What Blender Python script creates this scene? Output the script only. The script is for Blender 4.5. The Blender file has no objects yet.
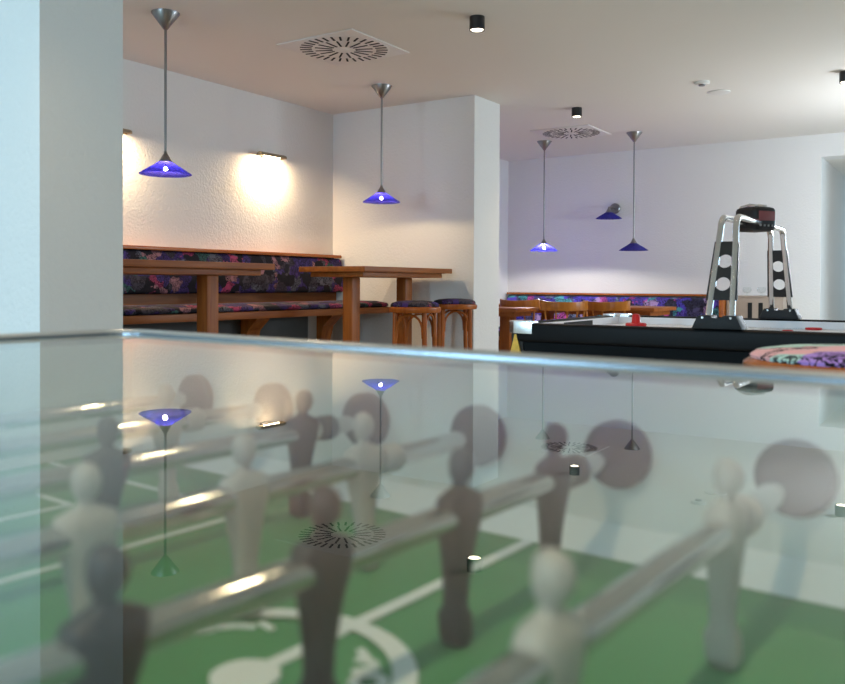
import bpy, bmesh, math, random
from mathutils import Vector, Matrix

random.seed(7)
scene = bpy.context.scene
COL = scene.collection
PI = math.pi

# ------------------------------------------------------------------ camera
F_PX, Y_HOR, CAM_H = 840.0, 284.0, 0.96
pitch, roll, yaw = math.radians(0.7), 0.0044, math.radians(33.5)
fw0 = Vector((-math.sin(yaw), math.cos(yaw), 0)); rt0 = Vector((math.cos(yaw), math.sin(yaw), 0))
fwd = fw0 * math.cos(pitch) - Vector((0, 0, 1)) * math.sin(pitch)
up0 = rt0.cross(fwd)
rgt = rt0 * math.cos(roll) + up0 * math.sin(roll)
upv = rgt.cross(fwd)
cd = bpy.data.cameras.new('camera')
cam = bpy.data.objects.new('camera', cd); COL.objects.link(cam)
m = Matrix.Identity(4)
for r in range(3):
    m[r][0], m[r][1], m[r][2] = rgt[r], upv[r], -fwd[r]
m.translation = Vector((0, 0, CAM_H))
cam.matrix_world = m
cd.sensor_fit = 'HORIZONTAL'; cd.sensor_width = 36.0
cd.lens = F_PX / 845.0 * 36.0
cd.shift_y = -(342.0 - (Y_HOR + F_PX * math.tan(pitch))) / 845.0
cd.clip_start = 0.01; cd.clip_end = 100
cd.dof.use_dof = True; cd.dof.focus_distance = 5.6; cd.dof.aperture_fstop = 7.5
scene.camera = cam

# ------------------------------------------------------------------ world, daylight, exposure
scene.view_settings.view_transform = 'Standard'
scene.view_settings.look = 'None'
scene.view_settings.gamma = 1.0
scene.view_settings.use_curve_mapping = False
scene.view_settings.exposure = -0.90
wd = bpy.data.worlds.new('sky'); scene.world = wd; wd.use_nodes = True
bg = wd.node_tree.nodes['Background']
bg.inputs[0].default_value = (0.55, 0.75, 1.0, 1); bg.inputs[1].default_value = 1.0

def area_light(name, loc, direction, sx, sy, power, color):
    l = bpy.data.lights.new(name, 'AREA'); l.shape = 'RECTANGLE'; l.size = sx; l.size_y = sy
    l.energy = power; l.color = color
    o = bpy.data.objects.new(name, l); COL.objects.link(o)
    o.location = loc
    o.rotation_euler = Vector(direction).to_track_quat('-Z', 'Y').to_euler()
    return o
DAY = (0.50, 0.79, 1.0)
# daylight entering through the window behind the camera and the one in the right wall
area_light('daylight_front_window', (.1, -2.93, 1.45), (0, 1, 0), 1.8, 1.3, 120, DAY)
area_light('column_fill_window', (-3.0, -2.93, 1.45), (0, 1, 0), .7, 1.3, 165, DAY)  # added light at a narrow window, brightens the column's front face
area_light('daylight_side_window', (2.93, 7.75, 1.45), (-1, 0, 0), 1.9, 1.3, 120, DAY)
area_light('passage_fill_light', (-.83, 11.3, 1.3), (0, -1, 0), .7, 1.6, 7, DAY)  # added fill light; the passage end has no window

# ------------------------------------------------------------------ materials
M = {}
def new_mat(name):
    mt = bpy.data.materials.new(name); mt.use_nodes = True
    nt = mt.node_tree; nt.nodes.clear()
    out = nt.nodes.new('ShaderNodeOutputMaterial')
    M[name] = mt
    return mt, nt, out
def N(nt, t, **kw):
    n = nt.nodes.new(t)
    for k, v in kw.items():
        setattr(n, k, v)
    return n
def pbr(name, color, rough=0.5, metal=0.0, bump=0.0, bscale=60, vary=0.0, vscale=6, coat=0.0, detail=4, stretch=None, spec=0.5):
    mt, nt, out = new_mat(name)
    b = N(nt, 'ShaderNodeBsdfPrincipled')
    b.inputs['Base Color'].default_value = (*color, 1)
    b.inputs['Roughness'].default_value = rough; b.inputs['Metallic'].default_value = metal
    b.inputs['Coat Weight'].default_value = coat; b.inputs['Coat Roughness'].default_value = 0.12
    b.inputs['Specular IOR Level'].default_value = spec
    nt.links.new(b.outputs[0], out.inputs[0])
    tc = N(nt, 'ShaderNodeTexCoord'); mp = N(nt, 'ShaderNodeMapping')
    nt.links.new(tc.outputs['Object'], mp.inputs[0])
    if stretch: mp.inputs['Scale'].default_value = stretch
    if bump:
        n = N(nt, 'ShaderNodeTexNoise'); n.inputs['Scale'].default_value = bscale; n.inputs['Detail'].default_value = detail
        bp = N(nt, 'ShaderNodeBump'); bp.inputs['Strength'].default_value = bump; bp.inputs['Distance'].default_value = 0.01
        nt.links.new(mp.outputs[0], n.inputs['Vector']); nt.links.new(n.outputs['Fac'], bp.inputs['Height'])
        nt.links.new(bp.outputs[0], b.inputs['Normal'])
    if vary:
        n2 = N(nt, 'ShaderNodeTexNoise'); n2.inputs['Scale'].default_value = vscale; n2.inputs['Detail'].default_value = 6
        nt.links.new(mp.outputs[0], n2.inputs['Vector'])
        mx = N(nt, 'ShaderNodeMix', data_type='RGBA')
        mx.inputs['A'].default_value = (*[c * (1 - vary) for c in color], 1)
        mx.inputs['B'].default_value = (*[min(1, c * (1 + vary)) for c in color], 1)
        nt.links.new(n2.outputs['Fac'], mx.inputs['Factor']); nt.links.new(mx.outputs['Result'], b.inputs['Base Color'])
    return mt
def emit(name, color, strength):
    mt, nt, out = new_mat(name)
    e = N(nt, 'ShaderNodeEmission'); e.inputs[0].default_value = (*color, 1); e.inputs[1].default_value = strength
    nt.links.new(e.outputs[0], out.inputs[0]); return mt

pbr('plaster', (0.80, 0.78, 0.75), 0.9, bump=0.35, bscale=60, detail=6, spec=0.2)
pbr('plaster_column', (0.80, 0.80, 0.79), 0.9, bump=0.5, bscale=42, detail=7, spec=0.2)
pbr('ceiling_paint', (0.80, 0.77, 0.71), 0.9, bump=0.05, bscale=60, spec=0.2)
pbr('floor_bounce', (0.48, 0.40, 0.28), 0.45, vary=0.12, vscale=3)  # unseen floor, warm brown so its bounce warms the ceiling
pbr('white_paint', (0.8, 0.8, 0.8), 0.45)
pbr('diffuser_paint', (0.78, 0.75, 0.71), 0.6)
pbr('slot_black', (0.008, 0.008, 0.008), 0.8)
pbr('chrome', (0.78, 0.78, 0.8), 0.12, 1.0)
pbr('rod_steel', (0.60, 0.58, 0.56), 0.09, 1.0)
pbr('brushed_steel', (0.30, 0.29, 0.29), 0.32, 1.0, bump=0.05, bscale=120)
pbr('brass_steel', (0.45, 0.36, 0.25), 0.35, 0.8)
pbr('aluminium', (0.82, 0.83, 0.86), 0.25, 1.0)
pbr('aluminium_dark', (0.22, 0.25, 0.29), 0.3, 1.0)
pbr('black_metal', (0.012, 0.012, 0.014), 0.4)
pbr('black_plastic', (0.014, 0.014, 0.016), 0.5, spec=0.25)
pbr('cabinet_black', (0.004, 0.006, 0.008), 0.7, spec=0.15)
pbr('rail_black', (0.007, 0.007, 0.008), 0.45, spec=0.15)
pbr('hockey_white', (0.82, 0.82, 0.86), 0.3)
pbr('mallet_red', (0.55, 0.008, 0.012), 0.35)
pbr('gold', (0.75, 0.42, 0.08), 0.3, 0.8, vary=0.35, vscale=40)
pbr('screen_red', (0.20, 0.055, 0.06), 0.25)
pbr('player_black', (0.012, 0.012, 0.014), 0.45)
pbr('player_white', (0.50, 0.47, 0.43), 0.45)
pbr('rubber', (0.08, 0.08, 0.085), 0.6)
pbr('pitch_green', (0.070, 0.27, 0.105), 0.55, vary=0.22, vscale=9)
pbr('line_white', (0.78, 0.82, 0.84), 0.5)
pbr('pitch_wall', (0.80, 0.80, 0.79), 0.5)
pbr('pitch_band', (0.82, 0.84, 0.86), 0.45)
pbr('table_cabinet', (0.06, 0.055, 0.05), 0.45)
pbr('cabinet_taupe', (0.42, 0.33, 0.26), 0.5, vary=0.12, vscale=8)
pbr('door_grey', (0.42, 0.47, 0.47), 0.5)
pbr('plinth_shade', (0.035, 0.035, 0.033), 0.6)  # under-bench shade put into the panel's dark tone
emit('bulb_warm', (1.0, 0.76, 0.48), 3200)
emit('bulb_cool', (0.98, 0.95, 1.0), 14000)
emit('bulb_small', (1.0, 0.78, 0.5), 30)
emit('spot_lens', (1.0, 0.86, 0.66), 18)
emit('globe_fill_glow', (.84, .90, 1.0), 340)  # glow of the added globe that brightens the back wall
pbr('bulb_off', (0.6, 0.6, 0.6), 0.2)

def wood(name, dark, light, rough=0.3, axis=1, scale=1.0):
    mt, nt, out = new_mat(name)
    b = N(nt, 'ShaderNodeBsdfPrincipled'); b.inputs['Roughness'].default_value = rough
    b.inputs['Specular IOR Level'].default_value = 0.28
    tc = N(nt, 'ShaderNodeTexCoord'); mp = N(nt, 'ShaderNodeMapping')
    sc = [18 * scale] * 3; sc[axis] = 1.6 * scale
    mp.inputs['Scale'].default_value = sc
    n = N(nt, 'ShaderNodeTexNoise'); n.inputs['Scale'].default_value = 1.6; n.inputs['Detail'].default_value = 8; n.inputs['Distortion'].default_value = 0.6
    cr = N(nt, 'ShaderNodeValToRGB')
    cr.color_ramp.elements[0].position = 0.3; cr.color_ramp.elements[0].color = (*dark, 1)
    cr.color_ramp.elements[1].position = 0.7; cr.color_ramp.elements[1].color = (*light, 1)
    bp = N(nt, 'ShaderNodeBump'); bp.inputs['Strength'].default_value = 0.06; bp.inputs['Distance'].default_value = 0.004
    L = nt.links.new
    L(tc.outputs['Object'], mp.inputs[0]); L(mp.outputs[0], n.inputs['Vector']); L(n.outputs['Fac'], cr.inputs[0])
    L(cr.outputs[0], b.inputs['Base Color']); L(n.outputs['Fac'], bp.inputs['Height']); L(bp.outputs[0], b.inputs['Normal'])
    L(b.outputs[0], out.inputs[0])
    return mt
wood('oak_v', (0.23, 0.060, 0.009), (0.39, 0.120, 0.020), 0.45, 1)
wood('oak_u', (0.23, 0.060, 0.009), (0.39, 0.120, 0.020), 0.45, 0)
wood('oak_z', (0.23, 0.060, 0.009), (0.39, 0.120, 0.020), 0.45, 2)
wood('rail_wood', (0.30, 0.075, 0.014), (0.44, 0.135, 0.03), 0.25, 1)
wood('bentwood', (0.30, 0.075, 0.012), (0.44, 0.13, 0.024), 0.25, 2)
wood('chair_wood', (0.36, 0.11, 0.014), (0.52, 0.19, 0.03), 0.28, 2)

def fabric(name, scale, squig=.36, stops=None):
    """printed upholstery: purple, pink, teal and grey patches with dark squiggles"""
    mt, nt, out = new_mat(name); L = nt.links.new
    b = N(nt, 'ShaderNodeBsdfPrincipled'); b.inputs['Roughness'].default_value = 0.85; b.inputs['Specular IOR Level'].default_value = 0.2
    tc = N(nt, 'ShaderNodeTexCoord')
    dn = N(nt, 'ShaderNodeTexNoise'); dn.inputs['Scale'].default_value = 9 * scale; dn.inputs['Detail'].default_value = 3
    mixv = N(nt, 'ShaderNodeMix', data_type='VECTOR'); mixv.inputs['Factor'].default_value = 0.16 / scale
    add = N(nt, 'ShaderNodeVectorMath', operation='ADD')
    L(tc.outputs['Object'], dn.inputs['Vector']); L(tc.outputs['Object'], mixv.inputs['A']); L(dn.outputs['Color'], mixv.inputs['B'])
    vo = N(nt, 'ShaderNodeTexVoronoi'); vo.inputs['Scale'].default_value = 8.5 * scale; vo.inputs['Randomness'].default_value = 1
    L(mixv.outputs['Result'], vo.inputs['Vector'])
    sep = N(nt, 'ShaderNodeSeparateColor'); L(vo.outputs['Color'], sep.inputs[0])
    cr = N(nt, 'ShaderNodeValToRGB'); cr.color_ramp.interpolation = 'CONSTANT'
    stops = stops or [(0, (.018, .016, .022)), (.20, (.055, .03, .15)), (.34, (.07, .06, .08)), (.46, (.13, .13, .17)), (.60, (.42, .06, .15)),
             (.68, (.02, .018, .025)), (.78, (.36, .17, .20)), (.84, (.05, .14, .13)), (.90, (.07, .045, .20))]
    el = cr.color_ramp.elements
    el[0].position, el[0].color = stops[0][0], (*stops[0][1], 1)
    el[1].position, el[1].color = stops[1][0], (*stops[1][1], 1)
    for p_, c_ in stops[2:]:
        e = el.new(p_); e.color = (*c_, 1)
    L(sep.outputs[0], cr.inputs[0])
    # squiggles
    n2 = N(nt, 'ShaderNodeTexNoise'); n2.inputs['Scale'].default_value = 34 * scale; n2.inputs['Detail'].default_value = 2; n2.inputs['Distortion'].default_value = 2.2
    L(tc.outputs['Object'], n2.inputs['Vector'])
    cr2 = N(nt, 'ShaderNodeValToRGB')
    cr2.color_ramp.elements[0].position = 0.40; cr2.color_ramp.elements[0].color = (1, 1, 1, 1)
    cr2.color_ramp.elements[1].position = 0.46; cr2.color_ramp.elements[1].color = (0, 0, 0, 1)
    e = cr2.color_ramp.elements.new(0.53); e.color = (0, 0, 0, 1)
    e = cr2.color_ramp.elements.new(0.58); e.color = (1, 1, 1, 1)
    L(n2.outputs['Fac'], cr2.inputs[0])
    # where the squiggles grow
    n3 = N(nt, 'ShaderNodeTexNoise'); n3.inputs['Scale'].default_value = 11 * scale; n3.inputs['Detail'].default_value = 1
    L(tc.outputs['Object'], n3.inputs['Vector'])
    cr3 = N(nt, 'ShaderNodeValToRGB')
    cr3.color_ramp.elements[0].position = squig; cr3.color_ramp.elements[1].position = squig + .06
    L(n3.outputs['Fac'], cr3.inputs[0])
    mxs = N(nt, 'ShaderNodeMix', data_type='RGBA'); mxs.blend_type = 'MIX'
    mxs.inputs['A'].default_value = (1, 1, 1, 1)
    L(cr3.outputs[0], mxs.inputs['Factor']); L(cr2.outputs[0], mxs.inputs['B'])
    mul = N(nt, 'ShaderNodeMix', data_type='RGBA'); mul.inputs['A'].default_value = (.012, .010, .016, 1)
    L(mxs.outputs['Result'], mul.inputs['Factor']); L(cr.outputs[0], mul.inputs['B'])
    L(mul.outputs['Result'], b.inputs['Base Color']); L(b.outputs[0], out.inputs[0])
    return mt
fabric('fabric_shaded', 1.45)  # alcove copy of the print, its dim light put into the colours
fabric('fabric_blue', 1.2, stops=[(0, (.05, .05, .09)), (.2, (.14, .09, .55)), (.42, (.10, .09, .2)), (.52, (.25, .30, .45)), (.62, (.62, .10, .40)),
        (.70, (.10, .07, .5)), (.82, (.45, .30, .55)), (.90, (.10, .40, .45))])  # back bench copy of the print, brightened for its lamp light
fabric('fabric_lit', 1.0, squig=.50, stops=[(0, (.42, .26, .66)), (.30, (.85, .48, .50)), (.48, (.45, .27, .70)), (.66, (.62, .50, .70)), (.80, (.85, .50, .55)), (.93, (.48, .70, .64))])  # daylit copy of the print, brightness put into the colours

def glass_mat(name, tint, ior_f0=0.043, slab=True):
    """clear sheet: straight see-through plus a mirror share that follows the Fresnel curve"""
    mt, nt, out = new_mat(name); L = nt.links.new
    g = N(nt, 'ShaderNodeNewGeometry'); dot = N(nt, 'ShaderNodeVectorMath', operation='DOT_PRODUCT')
    L(g.outputs['Incoming'], dot.inputs[0]); L(g.outputs['Normal'], dot.inputs[1])
    ab = N(nt, 'ShaderNodeMath', operation='ABSOLUTE'); L(dot.outputs['Value'], ab.inputs[0])
    one = N(nt, 'ShaderNodeMath', operation='SUBTRACT'); one.inputs[0].default_value = 1; L(ab.outputs[0], one.inputs[1])
    p5 = N(nt, 'ShaderNodeMath', operation='POWER'); p5.inputs[1].default_value = 5; L(one.outputs[0], p5.inputs[0])
    ma = N(nt, 'ShaderNodeMath', operation='MULTIPLY_ADD'); ma.inputs[1].default_value = 1 - ior_f0; ma.inputs[2].default_value = ior_f0
    L(p5.outputs[0], ma.inputs[0])
    fac = ma.outputs[0]
    if slab:   # front face plus half of the lower face's share
        a1 = N(nt, 'ShaderNodeMath', operation='MULTIPLY'); a1.inputs[1].default_value = 1.5; L(fac, a1.inputs[0])
        a2 = N(nt, 'ShaderNodeMath', operation='MULTIPLY_ADD'); a2.inputs[1].default_value = 0.5; a2.inputs[2].default_value = 1; L(fac, a2.inputs[0])
        dv = N(nt, 'ShaderNodeMath', operation='DIVIDE'); L(a1.outputs[0], dv.inputs[0]); L(a2.outputs[0], dv.inputs[1])
        fac = dv.outputs[0]
    tr = N(nt, 'ShaderNodeBsdfTransparent'); tr.inputs[0].default_value = (*tint, 1)
    gl = N(nt, 'ShaderNodeBsdfGlossy'); gl.inputs['Roughness'].default_value = 0.0; gl.inputs[0].default_value = (0.90, 0.92, 0.92, 1)
    mx = N(nt, 'ShaderNodeMixShader'); L(fac, mx.inputs[0]); L(tr.outputs[0], mx.inputs[1]); L(gl.outputs[0], mx.inputs[2])
    L(mx.outputs[0], out.inputs[0]); return mt
glass_mat('glass_sheet', (0.93, 0.97, 0.95))
glass_mat('glass_thin', (0.97, 0.98, 0.98), slab=False)
mt, nt, out = new_mat('clear_side'); tr = N(nt, 'ShaderNodeBsdfTransparent'); tr.inputs[0].default_value = (0.98, 1, 0.99, 1); nt.links.new(tr.outputs[0], out.inputs[0])

def shade_glass(name, col, clear=0.5):
    """tinted blown glass: part clear, part cloudy"""
    mt, nt, out = new_mat(name); L = nt.links.new
    d = N(nt, 'ShaderNodeBsdfDiffuse'); d.inputs[0].default_value = (*col, 1)
    t = N(nt, 'ShaderNodeBsdfTranslucent'); t.inputs[0].default_value = (*col, 1)
    c = N(nt, 'ShaderNodeBsdfTransparent'); c.inputs[0].default_value = (.42, .42, .86, 1)
    g = N(nt, 'ShaderNodeBsdfGlossy'); g.inputs['Roughness'].default_value = 0.12
    m1 = N(nt, 'ShaderNodeMixShader'); m1.inputs[0].default_value = 0.4
    L(d.outputs[0], m1.inputs[1]); L(t.outputs[0], m1.inputs[2])
    m3 = N(nt, 'ShaderNodeMixShader'); m3.inputs[0].default_value = clear
    L(m1.outputs[0], m3.inputs[1]); L(c.outputs[0], m3.inputs[2])
    m2 = N(nt, 'ShaderNodeMixShader'); m2.inputs[0].default_value = 0.05
    L(m3.outputs[0], m2.inputs[1]); L(g.outputs[0], m2.inputs[2]); L(m2.outputs[0], out.inputs[0]); return mt
shade_glass('blue_glass', (0.06, 0.055, 0.50))

# ------------------------------------------------------------------ mesh helpers
def add_box(bm, x0, x1, y0, y1, z0, z1, mi=0):
    vs = [bm.verts.new(p) for p in ((x0, y0, z0), (x1, y0, z0), (x1, y1, z0), (x0, y1, z0), (x0, y0, z1), (x1, y0, z1), (x1, y1, z1), (x0, y1, z1))]
    fs = []
    for q in ((3, 2, 1, 0), (4, 5, 6, 7), (0, 1, 5, 4), (1, 2, 6, 5), (2, 3, 7, 6), (3, 0, 4, 7)):
        f = bm.faces.new([vs[i] for i in q]); f.material_index = mi; fs.append(f)
    return vs
def add_prism(bm, pts, axis, a0, a1):
    """extrude a closed 2-D outline along an axis (0/1/2); pts run over the two other axes in order"""
    def mk(p, a):
        q = [0, 0, 0]; o = [i for i in range(3) if i != axis]
        q[o[0]], q[o[1]], q[axis] = p[0], p[1], a
        return bm.verts.new(q)
    A = [mk(p, a0) for p in pts]; B = [mk(p, a1) for p in pts]; n = len(pts)
    for i in range(n):
        bm.faces.new((A[i], A[(i + 1) % n], B[(i + 1) % n], B[i]))
    bm.faces.new(list(reversed(A))); bm.faces.new(B)
def add_lathe(bm, prof, seg=24, cx=0, cy=0, close=True):
    rings = []
    for r, z in prof:
        if r < 1e-6:
            rings.append([bm.verts.new((cx, cy, z))])
        else:
            rings.append([bm.verts.new((cx + r * math.cos(2 * PI * k / seg), cy + r * math.sin(2 * PI * k / seg), z)) for k in range(seg)])
    for a, b in zip(rings[:-1], rings[1:]):
        for k in range(seg):
            k2 = (k + 1) % seg
            if len(a) == 1 and len(b) == 1: continue
            if len(a) == 1: bm.faces.new((a[0], b[k], b[k2]))
            elif len(b) == 1: bm.faces.new((a[k], a[k2], b[0]))
            else: bm.faces.new((a[k], a[k2], b[k2], b[k]))
def add_tube(bm, pts, r, seg=10, caps=True, radii=None):
    pts = [Vector(p) for p in pts]; n = len(pts)
    ref = Vector((0, 0, 1)); prev = None; rings = []
    for i in range(n):
        t = (pts[min(i + 1, n - 1)] - pts[max(i - 1, 0)]).normalized()
        if prev is None:
            a = ref if abs(t.dot(ref)) < 0.95 else Vector((1, 0, 0))
            u = t.cross(a).normalized()
        else:
            u = (prev - t * prev.dot(t)).normalized()
        prev = u; w = t.cross(u)
        rr = radii[i] if radii else r
        rings.append([bm.verts.new(pts[i] + (u * math.cos(2 * PI * k / seg) + w * math.sin(2 * PI * k / seg)) * rr) for k in range(seg)])
    for a, b in zip(rings[:-1], rings[1:]):
        for k in range(seg):
            bm.faces.new((a[k], a[(k + 1) % seg], b[(k + 1) % seg], b[k]))
    if caps:
        bm.faces.new(list(reversed(rings[0]))); bm.faces.new(rings[-1])
def add_loft(bm, secs, seg=16, pw=2.0):
    """secs: (z, cx, cy, rx, ry) superellipse sections"""
    rings = []
    for s in secs:
        z, cx, cy, rx, ry = s[:5]; e = s[5] if len(s) > 5 else pw
        ring = []
        for k in range(seg):
            a = 2 * PI * k / seg; c, sn = math.cos(a), math.sin(a)
            ring.append(bm.verts.new((cx + rx * math.copysign(abs(c) ** (2 / e), c), cy + ry * math.copysign(abs(sn) ** (2 / e), sn), z)))
        rings.append(ring)
    for a, b in zip(rings[:-1], rings[1:]):
        for k in range(seg):
            bm.faces.new((a[k], a[(k + 1) % seg], b[(k + 1) % seg], b[k]))
    bm.faces.new(list(reversed(rings[0]))); bm.faces.new(rings[-1])
def BM(): return bmesh.new()
def obj(name, bm, mat, parent=None, smooth=False, bevel=0, bseg=2, loc=None, rot=None):
    if bevel:
        bmesh.ops.bevel(bm, geom=[e for e in bm.edges], offset=bevel, segments=bseg, profile=0.6, affect='EDGES', clamp_overlap=True)
    bmesh.ops.recalc_face_normals(bm, faces=bm.faces)
    me = bpy.data.meshes.new(name); bm.to_mesh(me); bm.free()
    mats = mat if isinstance(mat, (list, tuple)) else [mat]
    for x in mats: me.materials.append(M[x])
    if smooth:
        for p in me.polygons: p.use_smooth = True
        me.set_sharp_from_angle(angle=math.radians(38))
    o = bpy.data.objects.new(name, me); COL.objects.link(o)
    if parent: o.parent = parent
    if loc: o.location = loc
    if rot: o.rotation_euler = rot
    return o
def box(name, x0, x1, y0, y1, z0, z1, mat, parent=None, bevel=0, **kw):
    bm = BM(); add_box(bm, x0, x1, y0, y1, z0, z1); return obj(name, bm, mat, parent, bevel=bevel, smooth=bool(bevel), **kw)
def thing(name, label, cat, loc=(0, 0, 0), rotz=0, group=None):
    o = bpy.data.objects.new(name, None); COL.objects.link(o)
    o.empty_display_size = 0.05
    o.location = loc; o.rotation_euler = (0, 0, rotz); return tag(o, label, cat, group)
def tag(o, label, cat, group=None):
    o['label'] = label; o['category'] = cat
    if group: o['group'] = group
    return o
def struct(o, label=None):
    o['kind'] = 'structure'
    if label: o['label'] = label
    return o
def copy_tree(o, parent=None):
    c = o.copy(); COL.objects.link(c); c.parent = parent
    for ch in list(o.children): copy_tree(ch, c)
    return c
def light_in(parent, name, kind, loc, energy, color, **kw):
    l = bpy.data.lights.new(name, kind); l.energy = energy; l.color = color
    for k, v in kw.items(): setattr(l, k, v)
    o = bpy.data.objects.new(name, l); COL.objects.link(o); o.parent = parent; o.location = loc
    return o

# ------------------------------------------------------------------ the room
UL, UR, VF, VB, ZC = -4.79, 3.0, -3.0, 9.12, 2.46
struct(box('floor', UL - .2, UR + .2, VF - .2, 11.6, -.1, 0, 'floor_bounce'), 'unseen brown floor of the games room, coloured to bounce warm light')
struct(box('ceiling', UL - .2, UR + .2, VF - .2, 11.6, ZC, ZC + .1, 'ceiling_paint'), 'flat white ceiling of the games room')
struct(box('wall_left', UL - .2, UL, VF - .2, VB + .25, 0, ZC, 'plaster'), 'rough white plaster wall behind the upholstered bench')
# back wall with a doorway
DU0, DU1, DZ = -1.31, -0.35, 2.235
bm = BM()
add_box(bm, UL, DU0, VB, VB + .25, 0, ZC); add_box(bm, DU1, UR + .2, VB, VB + .25, 0, ZC); add_box(bm, DU0, DU1, VB, VB + .25, DZ, ZC)
struct(obj('wall_back', bm, 'plaster'), 'white back wall with the open doorway')
struct(box('wall_corridor', DU0 - .15, DU0, VB + .25, 11.4, 0, ZC, 'plaster'), 'white side wall of the passage behind the doorway')
struct(box('wall_corridor', DU1, DU1 + .15, VB + .25, 11.4, 0, ZC, 'plaster'), 'far white side wall of the passage behind the doorway')
struct(box('wall_corridor', DU0 - .15, DU1 + .15, 11.4, 11.6, 0, ZC, 'door_grey'), 'grey end wall of the passage behind the doorway')
struct(box('ceiling_corridor', DU0, DU1, VB + .25, 11.4, DZ, ZC, 'ceiling_paint'), 'lowered ceiling of the passage')
struct(box('wall_alcove', UL, -3.345, 5.79, 6.21, 0, ZC, 'plaster'), 'short white wall stub between the alcove and the back room')
struct(box('column', -3.2, -2.6, 1.625, 1.95, 0, ZC, 'plaster_column'), 'rough plastered white column beside the football table')
def wall_with_windows(name, axis, pos, thick, a0, a1, wins, label):
    bm = BM(); xs = sorted([a0, a1] + [w for q in wins for w in q[:2]])
    def bx(p0, p1, z0, z1):
        if axis == 1: add_box(bm, p0, p1, min(pos, pos + thick), max(pos, pos + thick), z0, z1)
        else: add_box(bm, min(pos, pos + thick), max(pos, pos + thick), p0, p1, z0, z1)
    cur = a0
    for (p0, p1, z0, z1) in wins:
        bx(cur, p0, 0, ZC); bx(p0, p1, 0, z0); bx(p0, p1, z1, ZC); cur = p1
    bx(cur, a1, 0, ZC)
    struct(obj(name, bm, 'plaster'), label)
    return
def window(n, axis, pos, p0, p1, z0, z1):
    f = BM(); t = .05
    def bx(bm, a, b, c, d, q0, q1):
        if axis == 1: add_box(bm, a, b, q0, q1, c, d)
        else: add_box(bm, q0, q1, a, b, c, d)
    for s in ((p0, p1, z0, z0 + t), (p0, p1, z1 - t, z1), (p0, p0 + t, z0 + t, z1 - t), (p1 - t, p1, z0 + t, z1 - t)):
        bx(f, *s, pos - .03, pos + .03)
    w = struct(obj('window_%d' % n, f, 'white_paint'), 'white framed window letting in the daylight')
    g = BM(); bx(g, p0 + t, p1 - t, z0 + t, z1 - t, pos - .004, pos + .004); obj('pane', g, 'glass_thin', w)
wall_with_windows('wall_front', 1, VF, -.2, UL, UR, [(-3.4, -2.6, .75, 2.15), (-.9, 1.1, .75, 2.15)], 'white wall behind the viewer with a window and an added narrow one')
wall_with_windows('wall_right', 0, UR, .2, VF - .2, VB, [(6.75, 8.75, .75, 2.15)], 'white side wall with one window')
window(1, 1, VF - .1, -.9, 1.1, .75, 2.15); window(3, 1, VF - .1, -3.4, -2.6, .75, 2.15); window(2, 0, UR + .1, 6.75, 8.75, .75, 2.15)  # the narrow window is added to light the column

# ------------------------------------------------------------------ ceiling fittings
def diffuser(loc, label):
    t = thing('ceiling_diffuser', label, 'air vent', loc, 0, 'swirl air diffusers in the ceiling')
    box('plate', -.3, .3, -.3, .3, -.008, 0, 'diffuser_paint', t, bevel=.002)
    bm = BM(); add_lathe(bm, [(0, -.011), (.285, -.011), (.29, -.008)], 48); obj('disc', bm, 'diffuser_paint', t)
    bm = BM(); add_lathe(bm, [(0, -.016), (.03, -.016), (.036, -.010)], 20); obj('hub', bm, 'diffuser_paint', t)
    me_o = BM(); add_box(me_o, .205, .278, -.0065, .0065, -.0135, -.0095)
    me_i = BM(); add_box(me_i, .075, .185, -.006, .006, -.0135, -.0095)
    so = obj('slot', me_o, 'slot_black', t)
    for k in range(1, 32):
        c = so.copy(); COL.objects.link(c); c.parent = t; c.rotation_euler.z = 2 * PI * k / 32
    si = obj('slot', me_i, 'slot_black', t)
    for k in range(1, 16):
        c = si.copy(); COL.objects.link(c); c.parent = t; c.rotation_euler.z = 2 * PI * k / 16 + .05
    return t
diffuser((-3.384, 4.195, ZC), 'large round slotted air diffuser on the ceiling of the warm-lit alcove')
diffuser((-3.36, 7.715, ZC), 'round slotted air diffuser on the ceiling of the back room')

def ceiling_spot(loc, label, power):
    t = thing('ceiling_spotlight', label, 'spotlight', loc, 0, 'black cylinder ceiling spotlights')
    bm = BM(); add_lathe(bm, [(0, 0), (.043, 0), (.043, -.075), (.038, -.075), (.036, -.055), (0, -.055)], 28)
    obj('housing', bm, 'black_metal', t, smooth=True)
    bm = BM(); add_lathe(bm, [(0, -.078), (.020, -.077), (.030, -.074), (.036, -.068), (.036, -.060)], 24)
    obj('lens', bm, 'spot_lens', t)
    light_in(t, 'spot_beam', 'SPOT', (0, 0, -.09), power, (1, .73, .46), spot_size=math.radians(110), spot_blend=.8, shadow_soft_size=.03)
ceiling_spot((-2.363, 4.113, ZC), 'small black cylinder spotlight nearest on the ceiling beside the large diffuser', 50)
ceiling_spot((-2.86, 6.683, ZC), 'small black cylinder spotlight on the ceiling before the back room diffuser', 45)
ceiling_spot((-.79, 6.56, ZC), 'black cylinder spotlight at the right edge of the ceiling', 45)
ceiling_spot((-2.0, 1.3, ZC), 'black cylinder spotlight above the football table near the column', 28)
ceiling_spot((-.05, 1.4, ZC), 'black cylinder spotlight above the near end of the football table', 60)
ceiling_spot((-.15, -.7, ZC), 'added spotlight behind the viewer, brightening the inside of the football table', 120)  # added out of view to light the football table's inner walls
ceiling_spot((-.9, 3.05, ZC), 'black cylinder spotlight above the air hockey table', 50)
t = thing('smoke_detector', 'small flat grey smoke detector on the ceiling', 'detector', (-1.718, 6.321, ZC))
bm = BM(); add_lathe(bm, [(0, 0), (.055, 0), (.055, -.012), (.045, -.02), (0, -.02)], 28); obj('housing', bm, 'diffuser_paint', t, smooth=True)
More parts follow.
